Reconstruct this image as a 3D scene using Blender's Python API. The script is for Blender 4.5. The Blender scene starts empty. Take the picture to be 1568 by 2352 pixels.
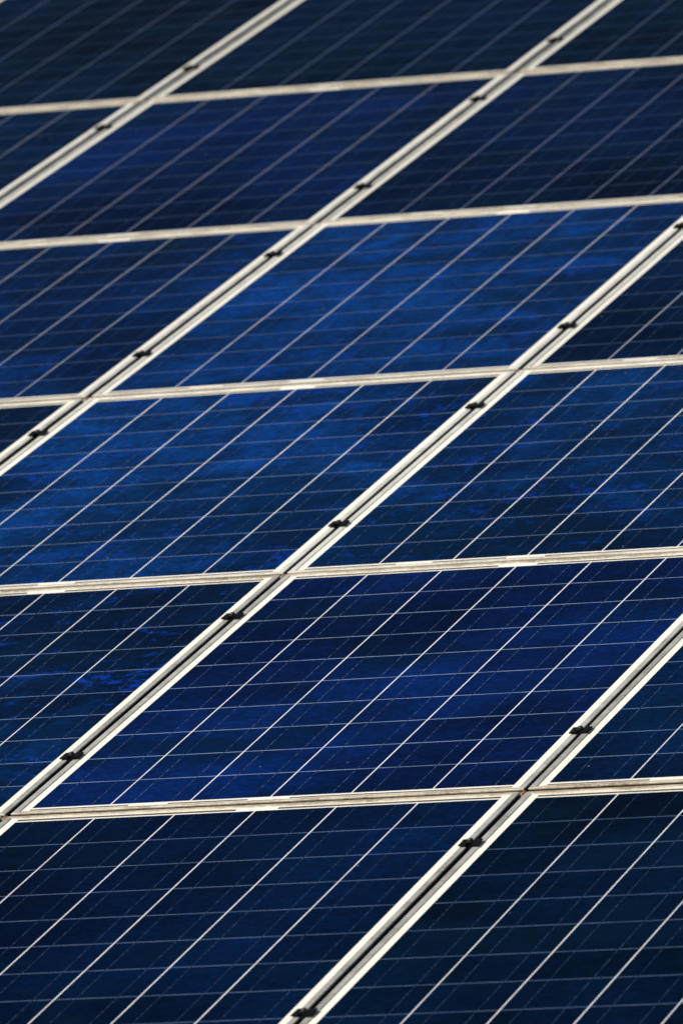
import bpy, bmesh, math, random
from mathutils import Matrix, Vector, Euler
random.seed(7)
W,L=1.012,1.665          # pitch of the panel lattice (across, up the slope)
PW,PL=0.998,1.650        # outer size of one panel
FW=0.0130                # frame lip
CX,GX=0.1545,0.0026
CY,GY=0.1556,0.0024
TILT=math.radians(12)
T=Matrix.Translation((0,0,3.2))@Matrix.Rotation(TILT,4,'X')
col=bpy.context.scene.collection

# ---------------------------------------------------------------- nodes helpers
def new_mat(name):
    m=bpy.data.materials.new(name);m.use_nodes=True
    nt=m.node_tree;b=nt.nodes["Principled BSDF"]
    return m,nt,b
class N:
    def __init__(s,nt):s.nt=nt
    def add(s,t,**k):
        n=s.nt.nodes.new(t)
        for a,v in k.items():setattr(n,a,v)
        return n
    def link(s,a,b):s.nt.links.new(a,b)
    def set(s,sock,v):
        if hasattr(v,'is_output'):s.link(v,sock)
        else:sock.default_value=v
    def math(s,op,a,b=0.0,c=None,clamp=False):
        n=s.add('ShaderNodeMath',operation=op,use_clamp=clamp)
        s.set(n.inputs[0],a);s.set(n.inputs[1],b)
        if c is not None:s.set(n.inputs[2],c)
        return n.outputs[0]
    def mix(s,f,a,b,blend='MIX'):
        n=s.add('ShaderNodeMix',data_type='RGBA',blend_type=blend)
        s.set(n.inputs[0],f);s.set(n.inputs[6],a);s.set(n.inputs[7],b)
        return n.outputs[2]
    def scale(s,c,k):
        n=s.add('ShaderNodeVectorMath',operation='SCALE');s.link(c,n.inputs[0]);s.set(n.inputs['Scale'],k);return n.outputs[0]
    def noise(s,vec,scale,detail=3,rough=.5,dist=0.0):
        n=s.add('ShaderNodeTexNoise');s.link(vec,n.inputs['Vector'])
        n.inputs['Scale'].default_value=scale;n.inputs['Detail'].default_value=detail
        n.inputs['Roughness'].default_value=rough;n.inputs['Distortion'].default_value=dist
        return n.outputs['Fac']
    def maprange(s,v,a,b,c,d,smooth=True):
        n=s.add('ShaderNodeMapRange')
        if smooth:n.interpolation_type='SMOOTHSTEP'
        s.set(n.inputs[0],v)
        for i,x in enumerate((a,b,c,d)):n.inputs[i+1].default_value=x
        return n.outputs[0]
    def objattr(s,name):
        return s.add('ShaderNodeAttribute',attribute_type='OBJECT',attribute_name=name).outputs['Fac']
    def panel_vec(s,seedscale=37.0):
        tc=s.add('ShaderNodeTexCoord');oi=s.add('ShaderNodeObjectInfo')
        k=s.math('MULTIPLY',oi.outputs['Random'],seedscale)
        c=s.add('ShaderNodeCombineXYZ')
        for i in range(3):s.link(k,c.inputs[i])
        v=s.add('ShaderNodeVectorMath',operation='ADD')
        s.link(tc.outputs['Object'],v.inputs[0]);s.link(c.outputs[0],v.inputs[1])
        return v.outputs[0],tc,oi
def vscale(n,vec,sx,sy,sz=1):
    m=n.add('ShaderNodeVectorMath',operation='MULTIPLY')
    n.link(vec,m.inputs[0]);m.inputs[1].default_value=(sx,sy,sz)
    return m.outputs[0]

# ---------------------------------------------------------------- materials
def make_cell():
    m,nt,b=new_mat("polycrystalline_cell");n=N(nt)
    pv,tc,oi=n.panel_vec()
    rough=n.objattr('mottle')
    big=n.noise(vscale(n,pv,1.0,0.8),1.3,3,.55)
    mid=n.noise(vscale(n,pv,1.0,1.0),7.0,9,.72,.9)
    g_big=n.maprange(big,.32,.68,.5,1.6)
    g_mid=n.maprange(mid,.35,.68,.5,1.6)
    g_mid=n.math('MULTIPLY_ADD',n.math('SUBTRACT',g_mid,1.0),n.math('MULTIPLY_ADD',rough,.75,.22),1.0)
    gain=n.math('MULTIPLY',g_big,g_mid)
    at=n.add('ShaderNodeAttribute',attribute_name='cell_rand')
    wn=n.add('ShaderNodeTexWhiteNoise',noise_dimensions='2D')
    cc=n.add('ShaderNodeCombineXYZ');n.link(at.outputs['Fac'],cc.inputs[0]);n.link(oi.outputs['Random'],cc.inputs[1])
    n.link(cc.outputs[0],wn.inputs['Vector'])
    gain=n.math('MULTIPLY',gain,n.maprange(wn.outputs['Value'],0,1,.84,1.18,False))
    vo=n.add('ShaderNodeTexVoronoi');n.link(pv,vo.inputs['Vector']);vo.inputs['Scale'].default_value=85
    sep=n.add('ShaderNodeSeparateColor');n.link(vo.outputs['Color'],sep.inputs[0])
    gain=n.math('MULTIPLY',gain,n.maprange(sep.outputs[0],0,1,.76,1.26,False))
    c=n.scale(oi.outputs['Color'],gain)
    # teal / sooty film zones
    teal=n.maprange(n.noise(vscale(n,pv,1,1.2),2.2,6,.65,.6),.46,.64,0,.62)
    c=n.mix(teal,c,(.0004,.0075,.022,1))
    # ragged cobalt patches
    pm=n.noise(vscale(n,pv,1,1.1),4.6,10,.78,1.2)
    pm=n.maprange(pm,.55,.59,0,1)
    fine=n.maprange(n.noise(vscale(n,pv,1,1.6),44,4,.7),.46,.56,.05,1)
    pm=n.math('MULTIPLY',n.math('MULTIPLY',pm,fine),oi.outputs['Alpha'])
    c=n.mix(pm,c,(.002,.034,.28,1))
    sp=n.add('ShaderNodeTexVoronoi');n.link(pv,sp.inputs['Vector']);sp.inputs['Scale'].default_value=26
    s2=n.add('ShaderNodeSeparateColor');n.link(sp.outputs['Color'],s2.inputs[0])
    dot=n.math('MULTIPLY',n.math('LESS_THAN',sp.outputs['Distance'],.07),n.math('GREATER_THAN',s2.outputs[1],.965))
    c=n.mix(n.math('MULTIPLY',dot,.6),c,(.2,.22,.18,1))
    n.link(c,b.inputs['Base Color'])
    r=n.maprange(mid,.3,.7,.25,.4);n.link(r,b.inputs['Roughness'])
    b.inputs['Specular IOR Level'].default_value=.008
    return m
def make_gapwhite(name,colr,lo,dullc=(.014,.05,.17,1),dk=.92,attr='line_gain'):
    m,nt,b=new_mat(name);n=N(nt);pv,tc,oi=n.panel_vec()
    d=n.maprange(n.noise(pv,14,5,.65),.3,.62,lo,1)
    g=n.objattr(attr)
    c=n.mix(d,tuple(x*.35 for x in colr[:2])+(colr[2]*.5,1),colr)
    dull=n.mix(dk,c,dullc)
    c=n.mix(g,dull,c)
    n.link(c,b.inputs['Base Color']);b.inputs['Roughness'].default_value=.5
    b.inputs['Specular IOR Level'].default_value=.1
    return m
def make_busbar():
    m,nt,b=new_mat("tinned_ribbon");n=N(nt);pv,tc,oi=n.panel_vec()
    d=n.maprange(n.noise(vscale(n,pv,1,1),75,2,.6),.45,.62,0.1,1)
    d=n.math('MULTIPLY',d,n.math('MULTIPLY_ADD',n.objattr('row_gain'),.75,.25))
    c=n.mix(d,(.002,.010,.035,1),(.055,.095,.20,1))
    n.link(c,b.inputs['Base Color']);b.inputs['Roughness'].default_value=.5
    b.inputs['Specular IOR Level'].default_value=.1
    return m
def make_frame(name,base,dirt,amount,glare_col=None):
    m,nt,b=new_mat(name);n=N(nt);pv,tc,oi=n.panel_vec()
    a=n.noise(vscale(n,pv,1,1),9,6,.7)
    f=n.noise(vscale(n,pv,1,1),120,3,.7)
    d=n.math('MULTIPLY',n.maprange(a,.35,.65,0,1),n.maprange(f,.3,.6,.3,1))
    bs=base
    if glare_col:
        g=n.objattr('glare_gain')
        bs=n.mix(g,base,glare_col)  # glare painted in as a lighter base colour
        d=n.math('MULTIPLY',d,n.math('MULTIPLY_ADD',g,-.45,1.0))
    c=n.mix(n.math('MULTIPLY',d,amount),bs,dirt)
    n.link(c,b.inputs['Base Color'])
    b.inputs['Metallic'].default_value=.15;b.inputs['Roughness'].default_value=.45
    return m
def make_plain(name,base,rough=.6,metal=0,var=.3,scale=30):
    m,nt,b=new_mat(name);n=N(nt);pv,tc,oi=n.panel_vec()
    d=n.noise(pv,scale,5,.65)
    c=n.mix(n.maprange(d,.3,.7,0,1),tuple(x*(1-var) for x in base[:3])+(1,),tuple(min(1,x*(1+var)) for x in base[:3])+(1,))
    n.link(c,b.inputs['Base Color']);b.inputs['Roughness'].default_value=rough;b.inputs['Metallic'].default_value=metal
    return m
M_cell=make_cell()
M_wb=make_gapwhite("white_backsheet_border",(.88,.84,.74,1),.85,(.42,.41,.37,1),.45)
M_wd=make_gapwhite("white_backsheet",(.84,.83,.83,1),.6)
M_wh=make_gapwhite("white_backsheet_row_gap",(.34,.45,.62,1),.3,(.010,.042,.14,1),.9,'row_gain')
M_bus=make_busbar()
M_rib=make_plain("bus_ribbon",(.09,.08,.06,1),.5,.2)
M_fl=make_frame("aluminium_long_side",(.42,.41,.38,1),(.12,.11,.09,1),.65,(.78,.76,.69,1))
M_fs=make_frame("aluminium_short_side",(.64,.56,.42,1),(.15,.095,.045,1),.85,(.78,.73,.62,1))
M_dk=make_plain("painted_slot_shade",(.012,.013,.012,1),.8,0)  # shade of the slot between panels, painted on the long outer sides
M_gr=make_plain("dark_brown_groove",(.06,.04,.02,1),.9,0,.5,60)  # darker brown for the groove faces of the short sides
M_clamp=make_plain("black_anodised_clamp",(.004,.0045,.0055,1),.7,0)
M_clamp.node_tree.nodes["Principled BSDF"].inputs['Specular IOR Level'].default_value=.12
M_bolt=make_plain("steel_bolt",(.07,.07,.07,1),.45,.8)
M_rail=make_plain("mill_aluminium_rail",(.10,.10,.10,1),.5,.6)
M_roof=make_plain("dark_roof_sheet",(.015,.017,.02,1),.8,0,.4,6)
M_orange=make_plain("orange_plastic",(.26,.075,.03,1),.6,0,.5,200)

def mesh_from(name,verts,faces,mats,idx=None,smooth=False):
    me=bpy.data.meshes.new(name);me.from_pydata(verts,[],faces)
    for m in mats:me.materials.append(m)
    if idx:
        for p,i in zip(me.polygons,idx):p.material_index=i
    me.update();return me

# ---------------------------------------------------------------- laminate grid (one sheet, no overlaps)
def build_sheet():
    bx=(PW-6*CX-5*GX)/2; by=(PL-10*CY-9*GY)/2
    xs=[(FW-.001)];xk=[]
    def px(w,k):xs.append(xs[-1]+w);xk.append(k)
    px(bx-(FW-.001),'B')
    bw=.0019
    for i in range(6):
        a=CX*.25-bw/2;c=CX*.5-bw
        px(a,('c',i));px(bw,('b',i));px(c,('c',i));px(bw,('b',i));px(a,('c',i))
        if i<5:px(GX,('g',i))
    px(bx-(FW-.001),'B')
    ys=[(FW-.001)];yk=[]
    def py(w,k):ys.append(ys[-1]+w);yk.append(k)
    e=by-(FW-.001)
    py(e*.35,'e');py(e*.3,'r');py(e*.35,'e')
    for j in range(10):
        py(CY,('c',j))
        if j<9:py(GY,('g',j))
    py(e*.25,'e');py(e*.45,'r');py(e*.30,'e')
    V=[(x,y,0) for y in ys for x in xs];nx=len(xs);F=[];I=[];R=[]
    for j,ky in enumerate(yk):
        for i,kx in enumerate(xk):
            F.append((j*nx+i,j*nx+i+1,(j+1)*nx+i+1,(j+1)*nx+i))
            r=0.0
            if kx=='B':mi=1
            elif ky=='e':mi=1
            elif ky=='r':
                xm=(xs[i]+xs[i+1])/2
                mi=3 if abs(xm-PW/2)>.05 and not(j<5 and abs(xm-PW*.25)<.03) else 1
            elif kx[0]=='g':mi=5
            elif kx[0]=='b':mi=4
            elif ky[0]=='g':mi=2
            else:
                mi=0;r=(kx[1]*10+ky[1]+1)*.0137
            I.append(mi);R.append(r)
    me=mesh_from("cell_sheet",V,F,[M_cell,M_wb,M_wh,M_rib,M_bus,M_wd],I)
    at=me.attributes.new("cell_rand",'FLOAT','FACE')
    for k,r in enumerate(R):at.data[k].value=r
    return me
def ring(o,z):
    return [(o,o,z),(PW-o,o,z),(PW-o,PL-o,z),(o,PL-o,z)]
def build_frame():
    prof=[(.028,-.040),(0,-.040),(0,-.0040),(.0022,-.0036),(.0022,-.0016),(0,-.0012),(0,.0012),(.0008,.0019),(FW-.0008,.0019),(FW,.0012),(FW,-.004),(.002,-.004),(.002,-.038),(.028,-.038)]
    V=[];F=[];I=[]
    for o,z in prof:V+=ring(o,z)
    k=len(prof)
    for a in range(k):
        b=(a+1)%k
        for s in range(4):
            t=(s+1)%4
            F.append((a*4+s,a*4+t,b*4+t,b*4+s))
            short=(s%2==0)
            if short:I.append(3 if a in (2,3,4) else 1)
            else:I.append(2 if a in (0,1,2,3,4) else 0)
    me=mesh_from("frame",V,F,[M_fl,M_fs,M_dk,M_gr],I)
    bm=bmesh.new();bm.from_mesh(me);bmesh.ops.recalc_face_normals(bm,faces=bm.faces);bm.to_mesh(me);bm.free()
    return me
sheet_me=build_sheet();frame_me=build_frame()

def put(name,data,mat,parent=None,local=None,**props):
    o=bpy.data.objects.new(name,data);col.objects.link(o)
    if parent:
        o.parent=parent
        if local is not None:o.matrix_basis=local
    else:o.matrix_basis=mat
    for k,v in props.items():o[k]=v
    return o

# ---------------------------------------------------------------- camera (real telephoto standing in front of the array)
Rm=Matrix(((0.943058,0.302885,-0.137485),(-0.056122,-0.262516,-0.963294),(-0.327859,0.916159,-0.230569)))
tv=Vector((-0.11432,0.12579,18.11964));FPX=20614.
loc=-(Rm.transposed()@tv)
rot=Rm.transposed()@Matrix(((1,0,0),(0,-1,0),(0,0,-1)))
cam=bpy.data.cameras.new("camera");co=bpy.data.objects.new("camera",cam);col.objects.link(co)
co.matrix_world=T@(Matrix.Translation(loc)@rot.to_4x4())
cam.sensor_fit='HORIZONTAL';cam.sensor_width=24;cam.lens=24*FPX/1568
cam.clip_start=.5;cam.clip_end=500
cam.dof.use_dof=True;cam.dof.focus_distance=17.0;cam.dof.aperture_fstop=9;cam.dof.aperture_blades=8
bpy.context.scene.camera=co
def proj(x,y,z=0):
    q=Rm@Vector((x,y,z))+tv
    return 784+FPX*q.x/q.z,1176+FPX*q.y/q.z
def seen(x0,y0,x1,y1,m=40):
    n=10;
    for i in range(n+1):
        for j in range(n+1):
            u,v=proj(x0+(x1-x0)*i/n,y0+(y1-y0)*j/n)
            if -m<u<1568+m and -m<v<2352+m:return True
    return False

# ---------------------------------------------------------------- panels: tint, cobalt patches, mottle, column-line and row-line brightness
GLOW_TINT={(0,-1):((.0007,.0085,.055),.12,.25,1,.9),(-1,-1):((.0006,.0085,.038),.9,.8,.9,.6),(1,-1):((.0004,.0062,.028),.0,.2,.85,.5),  # central glow and lens vignette painted into the per-panel cell colours
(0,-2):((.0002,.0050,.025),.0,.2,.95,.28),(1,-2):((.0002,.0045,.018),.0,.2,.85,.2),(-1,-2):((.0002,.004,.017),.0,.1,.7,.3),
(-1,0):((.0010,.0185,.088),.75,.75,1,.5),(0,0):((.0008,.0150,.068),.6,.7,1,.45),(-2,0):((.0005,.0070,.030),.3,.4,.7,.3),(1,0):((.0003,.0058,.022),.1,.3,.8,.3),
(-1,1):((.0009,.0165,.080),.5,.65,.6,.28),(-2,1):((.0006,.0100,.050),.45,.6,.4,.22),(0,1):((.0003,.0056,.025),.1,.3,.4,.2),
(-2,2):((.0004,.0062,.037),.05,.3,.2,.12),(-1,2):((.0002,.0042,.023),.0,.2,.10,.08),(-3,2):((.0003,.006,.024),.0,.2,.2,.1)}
FRAME_GLARE={(-1,0):1.0,(0,0):1.0,(-1,1):.9,(-2,1):.7,(0,1):.9,(-2,0):.6,(0,-1):.3,(-2,2):.5,(-1,2):.5}  # grazing glare painted into the frame colour, strongest on middle panels
XOFF={0:-.0025,1:-.0060,2:-.006}
for b in range(-5,8):
    for a in range(-7,5):
        if not seen(a*W,b*L,(a+1)*W,(b+1)*L):continue
        t,al,mo,lg,rg=GLOW_TINT.get((a,b),((.0001,.0033,.0125),0.0,.2,.03,.0))
        jz=random.uniform(-.0008,.0008)
        m=T@Matrix.Translation((a*W+.007+XOFF.get(a,0)+random.uniform(-.0010,.0010),b*L+.0075+random.uniform(-.0015,.0015),jz))@Matrix.Rotation(random.uniform(-.0006,.0006),4,'Z')
        e=bpy.data.objects.new("solar_panel",None);col.objects.link(e);e.empty_display_size=.2;e.matrix_basis=m
        if al>.35:lab="deep blue polycrystalline solar panel with bright cobalt blotches, pale frame"
        elif t[2]>.045:lab="royal blue polycrystalline solar panel in a pale aluminium frame"
        else:lab="dark navy polycrystalline solar panel in a pale aluminium frame"
        e["label"]=lab;e["category"]="solar panel";e["group"]="solar panels of one large array"
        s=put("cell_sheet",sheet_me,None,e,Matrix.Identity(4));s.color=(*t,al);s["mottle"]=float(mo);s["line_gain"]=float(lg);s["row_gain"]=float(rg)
        f=put("frame",frame_me,None,e,Matrix.Identity(4));f["glare_gain"]=float(FRAME_GLARE.get((a,b),.12))

# ---------------------------------------------------------------- clamps
def build_clamp():
    hy=.018
    top=[(-.0185,.0056),(-.0065,.0056),(-.0050,.0048),(-.0042,-.001),(.0042,-.001),(.0050,.0048),(.0065,.0056),(.0185,.0056)]
    bot=[(-.0185,.0026),(-.0056,.0026),(-.0053,.0010),(-.0050,-.006),(.0050,-.006),(.0053,.0010),(.0056,.0026),(.0185,.0026)]
    V=[];F=[]
    for y in (-hy,hy):
        for x,z in top:V.append((x,y,z))
        for x,z in bot:V.append((x,y,z))
    n=8
    for i in range(n-1):
        F.append((i,i+1,16+i+1,16+i))
        F.append((8+i,16+8+i,16+8+i+1,8+i+1))
        F.append((i,8+i,8+i+1,i+1));F.append((16+i,16+i+1,24+i+1,24+i))
    F.append((0,16,24,8));F.append((7,15,31,23))
    me=mesh_from("mounting_clamp",V,F,[M_clamp])
    bm=bmesh.new();bm.from_mesh(me);bmesh.ops.recalc_face_normals(bm,faces=bm.faces)
    bmesh.ops.bevel(bm,geom=[e for e in bm.edges if len(e.link_faces)==2 and e.calc_face_angle(0)>1.2],offset=.0006,segments=2,affect='EDGES')
    bm.to_mesh(me);bm.free();return me
def build_bolt():
    V=[];F=[];n=24
    def circ(r,z,hexa=False):
        s=len(V)
        for i in range(n):
            a=2*math.pi*i/n;rr=r
            if hexa:
                k=(a%(math.pi/3))-math.pi/6;rr=r*math.cos(math.pi/6)/math.cos(k)
            V.append((rr*math.cos(a),rr*math.sin(a),z))
        return s
    rs=[circ(.0040,-.0009),circ(.0040,.0057),circ(.0075,.0058),circ(.0075,.0068),circ(.0052,.0068),circ(.0053,.0105),circ(.0047,.0112),circ(.0028,.0112,True),circ(.0028,.008,True)]
    for a,b in zip(rs,rs[1:]):
        for i in range(n):F.append((a+i,a+(i+1)%n,b+(i+1)%n,b+i))
    F.append(tuple(rs[-1]+i for i in range(n)))
    return mesh_from("bolt",V,F,[M_bolt])
clamp_me=build_clamp();bolt_me=build_bolt()
def seam(a):
    return a*W+(XOFF.get(a,0)+XOFF.get(a-1,0))/2
for a in range(-6,5):
    for b in range(-5,8):
        for fr in (.225,.803):
            if a==1:fr-=.004
            u,v=proj(a*W,(b+fr)*L)
            if not(-35<u<1603 and -35<v<2387):continue
            m=T@Matrix.Translation((seam(a)-(.0015 if a==1 else .001),(b+fr)*L+random.uniform(-.005,.005),.0012))@Matrix.Rotation(random.uniform(-.05,.05),4,'Z')
            c=put("mounting_clamp",clamp_me,m,label="black metal clamp bolted across two panel frames",category="clamp",group="clamps holding the solar panels")
            put("bolt",bolt_me,None,c,Matrix.Identity(4))

# ---------------------------------------------------------------- rails beneath the panels
def build_rail(x0,x1):
    p=[(-.02,-.045),(.02,-.045),(.02,0),(.006,0),(.006,-.012),(-.006,-.012),(-.006,0),(-.02,0)]
    V=[(x,y,z) for x in (x0,x1) for y,z in p];n=8
    F=[(i,(i+1)%n,n+(i+1)%n,n+i) for i in range(n)]+[tuple(range(n)),tuple(range(2*n-1,n-1,-1))]
    me=mesh_from("mounting_rail",V,F,[M_rail])
    bm=bmesh.new();bm.from_mesh(me);bmesh.ops.recalc_face_normals(bm,faces=bm.faces);bm.to_mesh(me);bm.free();return me
rail_me=build_rail(-6.2*W,4.2*W)
for b in range(-3,6):
    for fr in (.225,.803):
        put("mounting_rail",rail_me,T@Matrix.Translation((0,(b+fr)*L,-.0425)),label="long aluminium mounting rail under the solar panels",category="rail",group="rails carrying the solar panels")

# ---------------------------------------------------------------- orange spacers at panel corners
def build_spacer():
    bm=bmesh.new()
    bmesh.ops.create_cube(bm,size=1)
    for v in bm.verts:v.co.x*=.008;v.co.y*=.007;v.co.z*=.016
    bmesh.ops.bevel(bm,geom=bm.edges[:],offset=.0012,segments=2,affect='EDGES')
    r=bmesh.ops.create_cone(bm,cap_ends=True,segments=12,radius1=.0048,radius2=.0035,depth=.003)
    for v in r['verts']:v.co.z+=.0095
    me=bpy.data.meshes.new("corner_spacer");bm.to_mesh(me);bm.free();me.materials.append(M_orange);return me
sp=build_spacer()
for a,b in [(-1,1),(0,0),(0,1),(0,-1),(1,-1),(-1,2)]:
    put("corner_spacer",sp,T@Matrix.Translation((seam(a)-.001,b*L,-.011))@Matrix.Rotation(random.uniform(-.4,.4),4,'Z'),label="small rusty orange spacer where four panels meet",category="spacer",group="spacers between panel corners")

# ---------------------------------------------------------------- roof sheet under the array
V=[(-40,-40,-.16),(40,-40,-.16),(40,60,-.16),(-40,60,-.16)]
put("roof",mesh_from("roof",V,[(0,1,2,3)],[M_roof]),T,kind="structure")

# ---------------------------------------------------------------- light
sun_local=Vector((-.50,-.38,.80)).normalized()
sw=(T.to_3x3()@sun_local).normalized()
sd=bpy.data.lights.new("sun",'SUN');sd.energy=5;sd.angle=math.radians(.5);sd.color=(1,.96,.88)
so=bpy.data.objects.new("sun",sd);col.objects.link(so);so.rotation_mode='QUATERNION';so.rotation_quaternion=sw.to_track_quat('Z','Y');so.location=(0,0,20)
w=bpy.data.worlds.new("World");bpy.context.scene.world=w;w.use_nodes=True
nt=w.node_tree;bg=nt.nodes["Background"];sk=nt.nodes.new('ShaderNodeTexSky');sk.sky_type='NISHITA';sk.sun_disc=False
sk.sun_elevation=math.asin(sw.z);sk.sun_rotation=math.atan2(sw.x,sw.y)
nt.links.new(sk.outputs[0],bg.inputs[0]);bg.inputs[1].default_value=.05
vs=bpy.context.scene.view_settings;vs.view_transform='Standard';vs.look='None';vs.exposure=0
